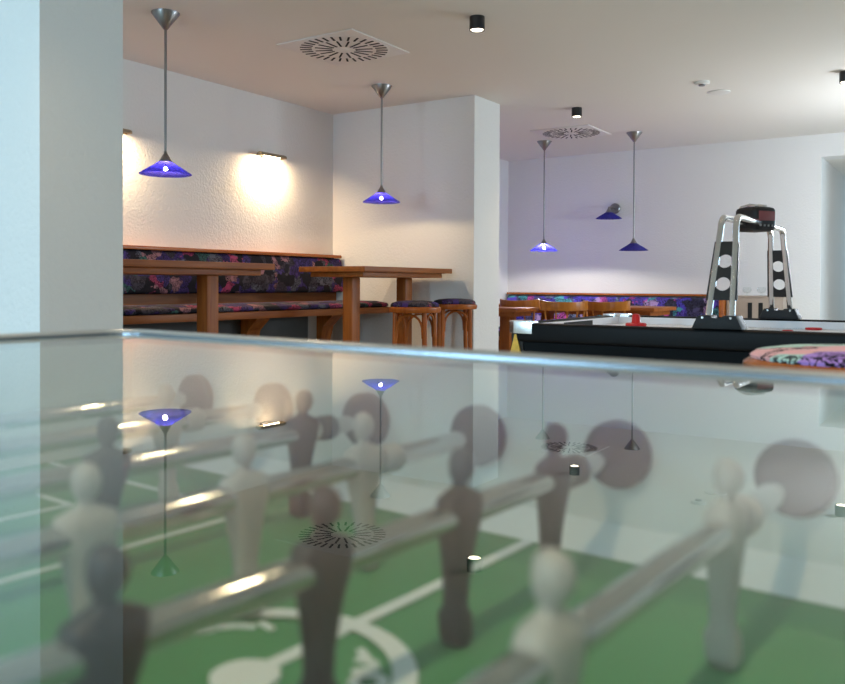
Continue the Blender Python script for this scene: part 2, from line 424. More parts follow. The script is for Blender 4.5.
bm = BM(); add_lathe(bm, [(0, -.032), (.022, -.03), (.026, -.02)], 20); obj('sensor', bm, 'brushed_steel', t, smooth=True)
bm = BM(); add_lathe(bm, [(0, 0), (.085, 0), (.085, -.006), (.078, -.009), (0, -.009)], 36)
tag(obj('ceiling_cover', bm, 'diffuser_paint', loc=(-1.695, 6.718, ZC), smooth=True), 'flat round white cover plate on the ceiling behind the smoke detector', 'cover plate')

# ------------------------------------------------------------------ lamps
def shade_parts(t, z, lit, power, x=0, y=0, bulb='bulb_warm'):
    """z = height of the shade rim in the frame of t"""
    bm = BM()
    add_lathe(bm, [(.034, z + .070), (.06, z + .053), (.10, z + .029), (.142, z + .002), (.1425, z - .001), (.139, z - .001), (.10, z + .025), (.06, z + .049), (.034, z + .066)], 48, x, y)
    bm.verts.ensure_lookup_table()
    obj('shade', bm, 'blue_glass', t, smooth=True)
    bm = BM(); add_lathe(bm, [(.0, z + .130), (.008, z + .130), (.010, z + .116), (.036, z + .070), (.034, z + .067), (0, z + .067)], 28, x, y)
    obj('socket_cone', bm, 'brushed_steel', t, smooth=True)
    bm = BM(); add_lathe(bm, [(0, z + .042), (.006, z + .0405), (.0105, z + .035), (.0115, z + .030), (.0105, z + .025), (.006, z + .0195), (0, z + .018)], 16, x, y)
    obj('bulb', bm, bulb if lit else 'bulb_off', t, smooth=True)
    bm = BM(); add_lathe(bm, [(0, z + .066), (.005, z + .066), (.005, z + .0415), (0, z + .0415)], 12, x, y); obj('bulb_holder', bm, 'brushed_steel', t)
def pendant(u, v, zrim, label, lit=True, power=15, bulb='bulb_warm'):
    t = thing('pendant_lamp', label, 'pendant lamp', (u, v, ZC), 0, 'blue glass pendant lamps')
    bm = BM(); add_lathe(bm, [(0, 0), (.078, 0), (.078, -.004), (.012, -.092), (.006, -.096), (0, -.096)], 32); obj('canopy', bm, 'brushed_steel', t, smooth=True)
    bm = BM(); add_lathe(bm, [(0, -.09), (.0075, -.09), (.0075, zrim - ZC + .13), (0, zrim - ZC + .13)], 14); obj('stem', bm, 'brushed_steel', t, smooth=True)
    shade_parts(t, zrim - ZC, lit, power, bulb=bulb)
    return t
pendant(-3.784, 3.117, 1.565, 'lit blue glass pendant lamp hanging above the left dark wood table')
pendant(-3.789, 5.153, 1.58, 'lit blue glass pendant lamp hanging before the short alcove wall')
pendant(-3.81, 8.06, 1.315, 'lit blue glass pendant lamp at the left in the back room', bulb='bulb_cool')
pendant(-2.84, 8.056, 1.30, 'unlit dark blue pendant lamp at the right in the back room', lit=False)
# blue wall lamp on the back wall
t = thing('wall_lamp', 'unlit blue glass shade on a round steel bracket on the back wall', 'wall lamp', (-3.43, VB, 1.82))
bm = BM(); add_lathe(bm, [(0, 0), (.06, 0), (.06, .018), (.05, .03), (0, .03)], 28); obj('backplate', bm, 'brushed_steel', t, smooth=True, rot=(PI / 2, 0, 0))
bm = BM(); add_tube(bm, [(0, -.02, 0), (0, -.10, .005), (0, -.17, 0), (0, -.20, -.02)], .012, 10); obj('arm', bm, 'brushed_steel', t, smooth=True)
shade_parts(t, -.125, False, 0, 0, -.20)

# added globe light, out of view on the right, brightens the back wall
t = thing('globe_fill_lamp', 'added unseen globe light at the right, brightening the back room wall', 'pendant lamp', (-.10, 7.35, ZC))
bm = BM(); add_lathe(bm, [(0, 0), (.05, 0), (.05, -.02), (.01, -.03), (0, -.03)], 24); obj('canopy', bm, 'brushed_steel', t, smooth=True)
bm = BM(); add_tube(bm, [(0, 0, -.02), (0, 0, -.97)], .006, 10); obj('stem', bm, 'brushed_steel', t, smooth=True)
bm = BM(); add_lathe(bm, [(0, -.95), (.03, -.952)] + [(.11 * math.sin(.3 + (PI - .3) * k / 12), -1.07 + .11 * math.cos(.3 + (PI - .3) * k / 12)) for k in range(12)] + [(0, -1.18)], 28)
obj('globe', bm, 'globe_fill_glow', t, smooth=True)

def bar_lamp(v0, v1, z, label):
    L_ = v1 - v0
    t = thing('bar_wall_light', label, 'wall light', (UL, (v0 + v1) / 2, z), 0, 'bar lights on the plaster wall')
    box('backplate', 0, .02, -.05, .05, -.02, .03, 'brushed_steel', t, bevel=.004)
    box('bracket', .02, .05, -.012, .012, -.006, .012, 'brushed_steel', t)
    bm = BM(); pts = []
    for k in range(9):
        a = PI * k / 8; pts.append((.075 + .034 * math.cos(a), -.008 + .030 * math.sin(a)))
    for k in range(9):
        a = PI - PI * k / 8; pts.append((.075 + .029 * math.cos(a), -.010 + .025 * math.sin(a)))
    add_prism(bm, pts, 1, -L_ / 2, L_ / 2)
    add_box(bm, .043, .107, -L_ / 2, -L_ / 2 + .004, -.01, .01); add_box(bm, .043, .107, L_ / 2 - .004, L_ / 2, -.01, .01)
    obj('housing', bm, 'brass_steel', t)
    bm = BM(); add_tube(bm, [(.075, -L_ * .32, -.006), (.075, L_ * .32, -.006)], .007, 8); obj('tube', bm, 'bulb_small', t)
    o = light_in(t, 'bar_light', 'AREA', (.072, 0, -.022), 28, (1, .72, .42), shape='RECTANGLE', size=.02, size_y=L_ * .7)
    o.rotation_euler = (0, math.radians(22), 0)
    return t
bar_lamp(4.80, 5.075, 1.976, 'narrow steel bar wall light glowing on the plaster wall between the pendants')
bar_lamp(3.26, 3.585, 1.955, 'narrow steel bar wall light half hidden behind the column')

# ------------------------------------------------------------------ alcove bench
t = thing('upholstered_bench', 'long wooden wall bench with patterned seat and back cushions in the alcove', 'bench', (UL, 3.9, 0))
y0, y1 = -2.6, 1.885
box('back_panel', 0, .045, y0, y1, .72, 1.18, 'oak_v', t)
box('top_rail', 0, .13, y0, y1 - .03, 1.182, 1.208, 'rail_wood', t, bevel=.006)
bm = BM(); add_prism(bm, [(.046, .885), (.13, .885), (.15, .90), (.152, .96), (.13, 1.12), (.115, 1.165), (.095, 1.18), (.046, 1.18)], 1, y0, y1 - .02)
obj('back_cushion', bm, 'fabric_shaded', t, bevel=.012, smooth=True)
box('seat_board', 0.0, .64, y0, y1, .715, .765, 'oak_v', t, bevel=.006)
bm = BM(); add_prism(bm, [(.055, .766), (.615, .766), (.635, .778), (.62, .80), (.5, .815), (.2, .815), (.055, .81)], 1, y0, y1 - .02)
obj('seat_cushion', bm, 'fabric_shaded', t, bevel=.008, smooth=True)
box('plinth', .0, .36, y0, 1.15, 0, .7145, 'plinth_shade', t)
for yy in (-2.2, -.85, .42, 1.25):
    bm = BM(); add_prism(bm, [(.362, 0), (.39, 0), (.40, .05), (.40, .5), (.43, .62), (.52, .70), (.52, .714), (.362, .714)], 1, yy, yy + .13)
    obj('support', bm, 'oak_z', t)

# ------------------------------------------------------------------ tall alcove tables
def tall_table(u0, u1, v0, v1, zt, posts, label):
    cu, cv = (u0 + u1) / 2, (v0 + v1) / 2; a, b = (u1 - u0) / 2, (v1 - v0) / 2
    t = thing('bar_table', label, 'table', (cu, cv, 0), 0, 'tall wooden tables in the alcove')
    box('tabletop', -a, a, -b, b, zt - .038, zt, 'oak_v', t, bevel=.004)
    box('apron', -a + .06, a - .06, -b + .06, b - .06, zt - .073, zt - .0385, 'oak_v', t, bevel=.003)
    for (pu, pv) in posts:
        p = box('post', pu - cu - .046, pu - cu + .046, pv - cv - .046, pv - cv + .046, .06, zt - .0735, 'oak_z', t, bevel=.01)
        box('foot', pu - cu - .25, pu - cu + .25, pv - cv - .06, pv - cv + .06, 0, .0595, 'oak_u', t, bevel=.01)
tall_table(-4.09, -3.49, 4.56, 5.70, 1.081, [(-3.78, 4.78), (-3.78, 5.45)], 'tall wooden table beside the two bentwood stools')
tall_table(-4.22, -3.63, 2.45, 3.83, 1.081, [(-3.80, 2.75), (-3.80, 3.44)], 'tall wooden table under the left pendant, partly hidden by the column')

# ------------------------------------------------------------------ bentwood stools
def make_stool(label, fab, dome=.042):
    t = thing('bentwood_stool', label, 'stool', (0, 0, 0), 0, 'bentwood bar stools with patterned seats')
    bm = BM(); add_lathe(bm, [(0, .765), (.150, .765), (.172, .770), (.178, .785), (.176, .800), (.165, .808), (0, .806)], 40); obj('seat_ring', bm, 'bentwood', t, smooth=True)
    bm = BM(); add_lathe(bm, [(0, .808), (.164, .808), (.165, .808 + dome * .25), (.155, .808 + dome * .58), (.12, .808 + dome * .84), (.06, .808 + dome * .97), (0, .808 + dome)], 40); obj('cushion', bm, fab, t, smooth=True)
    rt_, rb = .145, .185
    for k in range(4):
        a = PI / 4 + k * PI / 2; c, s = math.cos(a), math.sin(a)
        bm = BM(); add_tube(bm, [(rt_ * c, rt_ * s, .768), (rt_ * 1.03 * c, rt_ * 1.03 * s, .5), (rb * c, rb * s, 0)], .015, 10, radii=[.017, .016, .013]); obj('leg', bm, 'bentwood', t, smooth=True)
        # arched brace between this leg and the next one
        b_ = a + PI / 2
        p0 = Vector((rt_ * 1.02 * c, rt_ * 1.02 * s, .60)); p1 = Vector((rt_ * 1.02 * math.cos(b_), rt_ * 1.02 * math.sin(b_), .60))
        mid = (p0 + p1) / 2
        pts = []
        for q in range(13):
            w = -1 + 2 * q / 12
            ang = PI / 2 * (1 + w) 
            f_ = (1 - math.cos(ang)) / 2
            p = p0.lerp(p1, .06 + .88 * f_); out_ = mid.normalized() * .03 * math.sin(ang)
            pts.append((p.x + out_.x, p.y + out_.y, .60 + .155 * math.sin(ang) ** .6))
        bm = BM(); add_tube(bm, pts, .0085, 8); obj('arch_brace', bm, 'bentwood', t, smooth=True)
    bm = BM(); add_tube(bm, [(.158 * math.cos(2 * PI * k / 28), .158 * math.sin(2 * PI * k / 28), .26) for k in range(29)], .009, 8, caps=False); obj('foot_ring', bm, 'bentwood', t, smooth=True)
    return t
st1 = make_stool('round bentwood stool nearer the viewer beside the tall alcove table', 'fabric_shaded')
st1.location = (-3.165, 4.69, 0); st1.rotation_euler.z = .25
st2 = copy_tree(st1); st2['label'] = 'round bentwood stool against the short alcove wall behind the other stool'
st2.location = (-3.375, 5.545, 0); st2.rotation_euler.z = .7
st3 = make_stool('round stool with bright pink and purple seat just beyond the football table glass', 'fabric_lit', .02)
st3.location = (-.160, 1.523, 0); st3.scale = (1.0, 1.0, 1.04); st3.rotation_euler.z = .4

# ------------------------------------------------------------------ back room: benches, tables, chairs, cabinet
t = thing('upholstered_bench', 'low wall bench with blue and pink cushions along the back wall', 'bench', (-3.4, VB, 0))
x0, x1 = -1.35, 1.24
box('back_panel', x0, x1, -.04, 0, .40, .83, 'oak_u', t)
box('top_rail', x0, x1, -.10, 0, .842, .865, 'rail_wood', t, bevel=.005)
bm = BM(); add_prism(bm, [(-.041, .47), (-.13, .47), (-.145, .50), (-.115, .80), (-.09, .828), (-.041, .828)], 0, x0 + .01, x1 - .01)
obj('back_cushion', bm, 'fabric_blue', t, bevel=.01, smooth=True)
box('seat_board', x0, x1, -.52, -.041, .36, .40, 'oak_u', t, bevel=.005)
bm = BM(); add_prism(bm, [(-.147, .401), (-.50, .401), (-.515, .42), (-.49, .455), (-.147, .465)], 0, x0 + .01, x1 - .01)
obj('seat_cushion', bm, 'fabric_blue', t, bevel=.008, smooth=True)
for xx in (x0 + .1, -.1, x1 - .2): box('support', xx, xx + .08, -.42, 0, 0, .3595, 'oak_z', t)
box('end_panel', x1, x1 + .045, -.5, 0, 0, .862, 'rail_wood', t, bevel=.005)
t = thing('upholstered_bench', 'side bench along the left wall of the back room behind the wall stub', 'bench', (UL, 7.4, 0))
box('back_panel', 0, .04, -1.0, 1.1, .40, .855, 'oak_v', t)
box('top_rail', 0, .10, -1.0, 1.1, .857, .882, 'rail_wood', t, bevel=.005)
bm = BM(); add_prism(bm, [(.041, .47), (.13, .47), (.145, .50), (.115, .82), (.09, .85), (.041, .85)], 1, -.99, 1.09); obj('back_cushion', bm, 'fabric_blue', t, bevel=.01, smooth=True)
box('seat_board', .041, .5, -1.0, 1.1, .36, .40, 'oak_v', t, bevel=.005)
bm = BM(); add_prism(bm, [(.147, .401), (.48, .401), (.495, .42), (.47, .455), (.147, .465)], 1, -.99, 1.09); obj('seat_cushion', bm, 'fabric_blue', t, bevel=.008, smooth=True)
for yy in (-.9, .9): box('support', 0, .42, yy, yy + .08, 0, .3595, 'oak_z', t)

t = thing('low_cabinet', 'low taupe cabinet with two dark slots at the end of the back bench', 'cabinet', (-1.84, VB, 0))
box('body', -.265, .265, -.42, 0, .06, .84, 'cabinet_taupe', t, bevel=.004)
box('top', -.27, .275, -.43, 0, .8405, .858, 'cabinet_taupe', t, bevel=.003)
box('plinth', -.25, .25, -.40, 0, 0, .0595, 'black_metal', t)
for k, xx in enumerate((-.04, .06)): box('slot', xx - .02, xx + .02, -.424, -.415, .35, .79, 'slot_black', t)
for k, (uu, vv, lab) in enumerate(((-1.93, 8.80, 'clear round glass bowl on the low cabinet, the left one'), (-1.80, 8.83, 'clear round glass bowl on the low cabinet, the right one'))):
    bm = BM(); add_lathe(bm, [(0, .002), (.025, 0), (.008, .008), (.008, .02), (.035, .035), (.045, .06), (.034, .085), (.032, .085), (.043, .06), (.032, .037), (0, .03)], 24)
    tag(obj('glass_bowl', bm, 'glass_thin', loc=(uu, vv, .8582), smooth=True), lab, 'glass', 'glass bowls on the cabinet')

def low_table(u0, u1, v0, v1, zt, label):
    cu, cv = (u0 + u1) / 2, (v0 + v1) / 2; a, b = (u1 - u0) / 2, (v1 - v0) / 2
    t = thing('wooden_table', label, 'table', (cu, cv, 0), 0, 'low wooden tables in the back room')
    box('tabletop', -a, a, -b, b, zt - .035, zt, 'oak_u', t, bevel=.004)
    box('apron', -a + .05, a - .05, -b + .05, b - .05, zt - .075, zt - .0355, 'oak_u', t)
    for s in (-1, 1):
        box('post', s * (a - .2) - .05, s * (a - .2) + .05, -.05, .05, .05, zt - .0755, 'oak_z', t, bevel=.008)
        box('foot', s * (a - .2) - .05, s * (a - .2) + .05, -b + .08, b - .08, 0, .0495, 'oak_z', t, bevel=.008)
low_table(-3.33, -2.40, 7.35, 8.02, .755, 'wooden table below the unlit pendant in the back room')
low_table(-4.28, -3.42, 7.42, 8.10, .755, 'wooden table below the lit pendant in the back room')
low_table(-4.25, -3.29, 6.42, 6.86, .755, 'wooden table just behind the short alcove wall')

def make_chair(label):
    t = thing('wooden_chair', label, 'chair', (0, 0, 0), 0, 'orange wooden chairs with curved top rails')
    bm = BM(); add_loft(bm, [(.43, 0, 0, .19, .19, 3), (.445, 0, 0, .20, .20, 3), (.465, 0, 0, .20, .20, 3), (.47, 0, 0, .19, .19, 3)], 28); obj('seat', bm, 'chair_wood', t, smooth=True)
    for sx in (-1, 1):
        for sy in (-1, 1):
            bm = BM(); add_tube(bm, [(sx * .15, sy * .15, .435), (sx * .19, sy * .19, 0)], .015, 10); obj('leg', bm, 'chair_wood', t, smooth=True)
    # curved top rail
    bm = BM(); n = 15; ring = []
    for k in range(n):
        w = -1 + 2 * k / (n - 1); a = w * 1.05
        x, y = .215 * math.sin(a) / math.sin(1.05), -.235 + .13 * (1 - math.cos(a)) / (1 - math.cos(1.05)) * .8
        h0, h1 = .735 + .006 * abs(w), .812 + .014 * w * w
        d = .013
        ring.append([bm.verts.new(p) for p in ((x, y - d, h0), (x, y - d, h1), (x * .97, y + d, h1), (x * .97, y + d, h0))])
    for a, b in zip(ring[:-1], ring[1:]):
        for k in range(4): bm.faces.new((a[k], a[(k + 1) % 4], b[(k + 1) % 4], b[k]))
    bm.faces.new(ring[0]); bm.faces.new(list(reversed(ring[-1])))
    obj('top_rail', bm, 'chair_wood', t, bevel=.005, smooth=True)
    for w in (-.8, -.4, 0, .4, .8):
        a = w * 1.05; x, y = .205 * math.sin(a) / math.sin(1.05), -.232 + .13 * (1 - math.cos(a)) / (1 - math.cos(1.05)) * .8
        bm = BM(); add_tube(bm, [(x * .8, -.16 + .03 * abs(w), .46), (x, y, .745)], .008, 8); obj('spindle', bm, 'chair_wood', t, smooth=True)
    return t
ch = make_chair('wooden chair with curved top rail nearest the red mallet')
ch.location = (-2.69, 7.09, 0)
c2 = copy_tree(ch); c2['label'] = 'wooden chair with curved top rail, the middle of three'; c2.location = (-3.05, 6.76, 0); c2.rotation_euler.z = .75
c3 = copy_tree(ch); c3['label'] = 'wooden chair with curved top rail next to the short alcove wall'; c3.location = (-3.53, 7.12, 0); c3.rotation_euler.z = -.1

# ------------------------------------------------------------------ air hockey table
t = thing('air_hockey_table', 'black air hockey table with white playing surface and chrome scoring arch', 'game table', (-.695, 3.74, 0))
AX = -.095
X0, X1, Y0, Y1, ZR = -.955, .955, -.60, .60, .80
bm = BM()
add_prism(bm, [(Y0 + .03, .44), (Y1 - .03, .44), (Y1 - .012, .72), (Y0 + .012, .72)], 0, X0 + .02, X1 - .02); obj('cabinet', bm, 'cabinet_black', t)
box('playing_surface', X0 + .06, X1 - .06, Y0 + .06, Y1 - .06, .721, .757, 'hockey_white', t)
def rail(x0, x1, y0, y1): return box('rail', x0, x1, y0, y1, .7215, ZR, 'rail_black', t, bevel=.014, bseg=3)
rail(X0 + .03, X1 - .03, Y0, Y0 + .058); rail(X0 + .03, X1 - .03, Y1 - .058, Y1); rail(X0, X0 + .058, Y0 + .03, Y1 - .03); rail(X1 - .058, X1, Y0 + .03, Y1 - .03)
# white inner bands
box('inner_band', X0 + .06, X1 - .06, Y1 - .066, Y1 - .0585, .7575, ZR - .008, 'hockey_white', t); box('inner_band', X0 + .06, X1 - .06, Y0 + .0585, Y0 + .066, .7575, ZR - .008, 'hockey_white', t)
for s, xx in ((1, X0 + .0585), (-1, X1 - .0585)):
    box('inner_band', min(xx, xx + s * .0075), max(xx, xx + s * .0075), Y0 + .067, Y1 - .067, .7575, ZR - .008, 'hockey_white', t)
    box('goal_slot', min(xx + s * .006, xx + s * .009), max(xx + s * .006, xx + s * .009), -.17, .17, .758, ZR - .014, 'slot_black', t)
for sx in (-1, 1):
    for sy in (-1, 1):
        bm = BM(); pts = [(0, 0), (.12, 0), (.12, .062), (.062, .062), (.062, .12), (0, .12)]
        pts = [(0, .035), (.01, .012), (.035, 0), (.12, 0), (.12, .062), (.075, .064), (.064, .075), (.062, .12), (0, .12)]
        pts = [(sx * (X1 + .004) - sx * p[0], sy * (Y1 + .004) - sy * p[1]) for p in pts]
        add_prism(bm, pts, 2, .755, ZR + .008); obj('corner_cap', bm, 'aluminium', t, bevel=.004, smooth=True)
        bm = BM(); add_prism(bm, [(sx * (X1 - .002), sy * (Y1 - .05)), (sx * (X1 - .015), sy * (Y1 - .012)), (sx * (X1 - .07), sy * (Y1 - .006)), (sx * (X1 - .07), sy * (Y1 - .05))], 2, .42, .7545)
        obj('corner_post', bm, 'black_metal', t)
        bm = BM(); add_prism(bm, [(sx * (X1 - .066), .665), (sx * (X1 - .012), .665), (sx * (X1 - .034), .752), (sx * (X1 - .042), .752)], 1, sy * (Y1 - .006), sy * (Y1 + .001)); obj('corner_emblem', bm, 'gold', t)
        bm = BM(); add_box(bm, sx * (X1 - .22) - .06, sx * (X1 - .22) + .06, sy * (Y1 - .16) - .06, sy * (Y1 - .16) + .06, .03, .4395); obj('leg', bm, 'cabinet_black', t, bevel=.008)
        bm = BM(); add_lathe(bm, [(0, 0), (.045, 0), (.045, .02), (.02, .03), (0, .0305)], 20, sx * (X1 - .22), sy * (Y1 - .16)); obj('foot', bm, 'chrome', t, smooth=True)
# scoring arch
for s in (-1, 1):
    yb = s * (Y1 - .03)
    bm = BM()
    add_prism(bm, [(AX - .09, ZR + .001), (AX + .09, ZR + .001), (AX + .068, ZR + .05), (AX + .02, ZR + .05), (AX + .018, ZR + .038), (AX - .018, ZR + .038), (AX - .02, ZR + .05), (AX - .068, ZR + .05)], 1, yb - .05, yb + .045)
    b_ = obj('arch_base', bm, 'black_plastic', t, bevel=.004, smooth=True)
    for sx in (-1, 1):
        bm = BM(); add_lathe(bm, [(0, -.003), (.0045, -.003), (.0045, 0)], 10); o = obj('screw', bm, 'chrome', b_, loc=(AX + sx * .05, -.0505 + yb if s < 0 else yb - .0505, ZR + .042), rot=(-PI / 2, 0, 0))
    top_y = yb - s * .15
    for sx in (-1, 1):
        pts = [(AX + sx * .042, yb, ZR + .03), (AX + sx * .038, yb - s * .03, ZR + .13), (AX + sx * .030, yb - s * .10, ZR + .33)]
        c0 = Vector((sx * .028, yb - s * .118, ZR + .385))
        for k in range(1, 7):
            a = k / 6 * PI / 2
            pts.append((AX + sx * .027, yb - s * (.112 + .055 * (1 - math.cos(a))), ZR + .365 + .055 * math.sin(a)))
        pts.append((AX + sx * .026, 0 + s * .05, ZR + .422))
        bm = BM(); add_tube(bm, pts, .0125, 12); obj('arch_tube', bm, 'chrome', t, smooth=True)
    # black plate with two round holes between the tubes
    bm = BM()
    ylean = lambda z: yb - s * (.03 + (z - .13) / .20 * .07)
    def ph(x, z, d): return (AX + x, ylean(z) + d, ZR + z)
    z0, z1, thick = .105, .325, .006
    holes = [(.150, .027), (.235, .027)]
    bands = [(z0, .11), (.11, .19), (.19, .195), (.195, .275), (.275, z1)]
    def w_(z): return .056 - .012 * (z - z0) / (z1 - z0)
    def quadface(pts2):
        A = [bm.verts.new(ph(x, z, -thick)) for x, z in pts2]; B = [bm.verts.new(ph(x, z, thick)) for x, z in pts2]
        bm.faces.new(A); bm.faces.new(list(reversed(B))); n_ = len(pts2)
        for i in range(n_): bm.faces.new((A[i], A[(i + 1) % n_], B[(i + 1) % n_], B[i]))
    for zz0, zz1 in ((z0, .130), (.200, .215), (.285, z1)):
        quadface([(-w_(zz0), zz0), (w_(zz0), zz0), (w_(zz1), zz1), (-w_(zz1), zz1)])
    for zc, (zz0, zz1) in ((.165, (.130, .200)), (.25, (.215, .285))):
        for sg in (-1, 1):
            arc = [(sg * .027 * math.cos(-PI / 2 + PI * k / 12), zc + .025 * math.sin(-PI / 2 + PI * k / 12)) for k in range(13)]
            poly = [(0, zz0)] + arc + [(0, zz1), (sg * w_(zz1), zz1), (sg * w_(zz0), zz0)]
            # fan in strips so that it stays valid
            outer = [(sg * w_(zz0 + (zz1 - zz0) * k / 12), zz0 + (zz1 - zz0) * k / 12) for k in range(13)]
            quadface([(0, zz0), (0, zc - .025), outer[0]][::1])
            for k in range(12): quadface([arc[k], outer[k], outer[k + 1], arc[k + 1]])
            quadface([(0, zc + .025), (0, zz1), outer[12]])
    obj('arch_plate', bm, 'black_metal', t)
sc_ = box('score_unit', -.062, .062, -.06, .06, -.052, .052, 'black_plastic', t, bevel=.028, bseg=4, loc=(AX, 0, ZR + .438), rot=(0, 0, -.55))
box('screen', .061, .064, -.045, .045, -.008, .032, 'screen_red', sc_, bevel=.001)
for k in range(4): box('button', .061, .0645, -.04 + k * .022, -.032 + k * .022, -.032, -.024, 'brushed_steel', sc_)
for yy in (-.03, .02):
    bm = BM(); add_tube(bm, [(-.067, yy, -.02), (-.07, yy, .02), (-.045, yy, .05), (0, yy, .056), (.035, yy, .05)], .011, 10); obj('chrome_trim', bm, 'chrome', sc_, smooth=True)

def mallet(loc, label):
    bm = BM(); add_lathe(bm, [(0, 0), (.046, 0), (.049, .006), (.049, .018), (.044, .022), (.024, .021), (.020, .028), (.0195, .052), (.015, .062), (.006, .066), (0, .0665)], 32)
    return tag(obj('air_hockey_mallet', bm, 'mallet_red', loc=loc, smooth=True), label, 'mallet')
mallet((-1.36, 3.90, .7572), 'red air hockey mallet standing on the white playing surface')
def puck(loc, label, r=.036):
    bm = BM(); add_lathe(bm, [(0, 0), (r - .002, 0), (r, .002), (r, .008), (r - .002, .010), (r * .7, .010), (r * .66, .0085), (0, .0085)], 28)
    tag(obj('puck', bm, 'mallet_red', loc=loc, smooth=True), label, 'puck', 'red pucks')
puck((-.63, 4.21, .7572), 'larger flat red puck lying at the right on the air hockey table')
puck((-.69, 3.92, .7572), 'small red puck lying nearer on the air hockey surface', .022)

# ------------------------------------------------------------------ football table with glass top
t = thing('football_table', 'glass topped table football game with green pitch and aluminium rim in the foreground', 'game table', (-.2845, .2809, 0), math.radians(-3.79))
GX, GY, GZ = .580, .3165, .90
WX, WY, RZ, FZ = .525, .290, .8425, .775
# glass sheet with rounded corners
def rrect(hx, hy, r, n=8):
    pts = []
    for cx, cy, a0 in ((hx - r, hy - r, 0), (-hx + r, hy - r, PI / 2), (-hx + r, -hy + r, PI), (hx - r, -hy + r, 3 * PI / 2)):
        for k in range(n + 1):
            a = a0 + PI / 2 * k / n; pts.append((cx + r * math.cos(a), cy + r * math.sin(a)))
    return pts
bm = BM(); pts = rrect(GX, GY, .035)
A = [bm.verts.new((x, y, GZ)) for x, y in pts]; B = [bm.verts.new((x, y, GZ - .005)) for x, y in pts]
f = bm.faces.new(A); f.material_index = 0
f = bm.faces.new(list(reversed(B))); f.material_index = 1
for i in range(len(pts)):
    f = bm.faces.new((A[i], B[i], B[(i + 1) % len(pts)], A[(i + 1) % len(pts)])); f.material_index = 1
obj('glass_top', bm, ['glass_sheet', 'clear_side'], t)
# aluminium rim: rounded profile swept around the glass
def sweep(bm, prof, r0):
    rings = []
    base = rrect(GX, GY, r0)
    n = len(base)
    for i in range(n):
        p = Vector(base[i]); q0 = Vector(base[(i - 1) % n]); q1 = Vector(base[(i + 1) % n])
        tg = ((p - q0).normalized() + (q1 - p).normalized()).normalized(); nn = Vector((tg.y, -tg.x))
        rings.append([bm.verts.new((p.x + nn.x * o_, p.y + nn.y * o_, GZ + z_)) for o_, z_ in prof])
    m_ = len(prof)
    for i in range(n):
        a, b = rings[i], rings[(i + 1) % n]
        for k in range(m_): bm.faces.new((a[k], a[(k + 1) % m_], b[(k + 1) % m_], b[k]))
bm = BM(); sweep(bm, [(.0005, -.006), (.0005, .0018), (.003, .0042), (.006, .0055), (.010, .0050), (.014, .0030), (.016, -.002), (.016, -.03), (.012, -.03), (.012, -.006)], .035)
obj('rim', bm, 'aluminium', t, smooth=True)
bm = BM(); sweep(bm, [(-.0005, .0002), (-.0005, .0016), (.0012, .0022), (.0012, .0002)], .035)
obj('rim_seal', bm, 'aluminium_dark', t)
# cabinet
bm = BM()
for s in (-1, 1):
    add_box(bm, -GX - .010, GX + .010, min(s * (WY + .002), s * (GY + .011)), max(s * (WY + .002), s * (GY + .011)), .66, GZ - .0065)
    add_box(bm, min(s * (WX + .002), s * (GX + .010)), max(s * (WX + .002), s * (GX + .010)), -WY - .001, WY + .001, .66, GZ - .0065)
obj('cabinet', bm, 'table_cabinet', t)
box('bottom', -WX, WX, -WY, WY, .66, .70, 'table_cabinet', t)
box('pitch', -WX, WX, -WY, WY, .755, FZ, 'pitch_green', t)
# inner walls with white kick band
for s in (-1, 1):
    box('inner_wall', -WX, WX, min(s * (WY - .002), s * (WY + .0015)), max(s * (WY - .002), s * (WY + .0015)), FZ + .0005, GZ - .0065, 'pitch_wall', t)
    box('inner_wall', min(s * (WX - .003), s * (WX + .0015)), max(s * (WX - .003), s * (WX + .0015)), -WY + .003, WY - .003, FZ + .0005, GZ - .0065, 'pitch_wall', t)
    bm = BM(); add_prism(bm, [(s * (WY - .0025), FZ + .0006), (s * (WY - .026), FZ + .0006), (s * (WY - .0025), FZ + .018)], 0, -WX + .004, WX - .004); obj('kick_band', bm, 'pitch_band', t)
    box('goal_mouth', min(s * (WX - .006), s * (WX - .0032)), max(s * (WX - .006), s * (WX - .0032)), -.09, .09, FZ + .002, FZ + .07, 'slot_black', t)
# pitch markings
LZ = FZ + .0008
def flat(name, pts, parent=t, h=.0012):
    bm = BM(); add_prism(bm, pts, 2, FZ + .0002, FZ + h); return obj(name, bm, 'line_white', parent)
def lrect(x0, x1, y0, y1): return flat('line', [(x0, y0), (x1, y0), (x1, y1), (x0, y1)])
def ringmark(r0, r1, cx=0, cy=0, a0=0, a1=2 * PI, n=48, name='line', squash=1):
    bm = BM()
    for k in range(n):
        q0, q1 = a0 + (a1 - a0) * k / n, a0 + (a1 - a0) * (k + 1) / n
        vs = [bm.verts.new((cx + r * math.cos(q), cy + r * math.sin(q) * squash, FZ + .0016)) for r, q in ((r0, q0), (r1, q0), (r1, q1), (r0, q1))]
        bm.faces.new(vs)
    return obj(name, bm, 'line_white', t)
lrect(-.0045, .0045, -WY + .028, WY - .028)
ringmark(.069, .081)
bm = BM(); add_lathe(bm, [(0, FZ + .0018), (.0165, FZ + .0018), (.0165, FZ + .0002)], 36); obj('centre_spot', bm, 'line_white', t)
for s in (-1, 1):
    for (xa, yb, wd_) in ((.215 if s < 0 else .245, .19, .005), (.35, .115, .005)):
        x_in, x_out = sorted((s * xa, s * (WX - .006)))
        lrect(s * xa - wd_ / 2, s * xa + wd_ / 2, -yb, yb)
        for sy in (-1, 1): lrect(x_in, x_out, sy * yb - wd_ / 2, sy * yb + wd_ / 2)
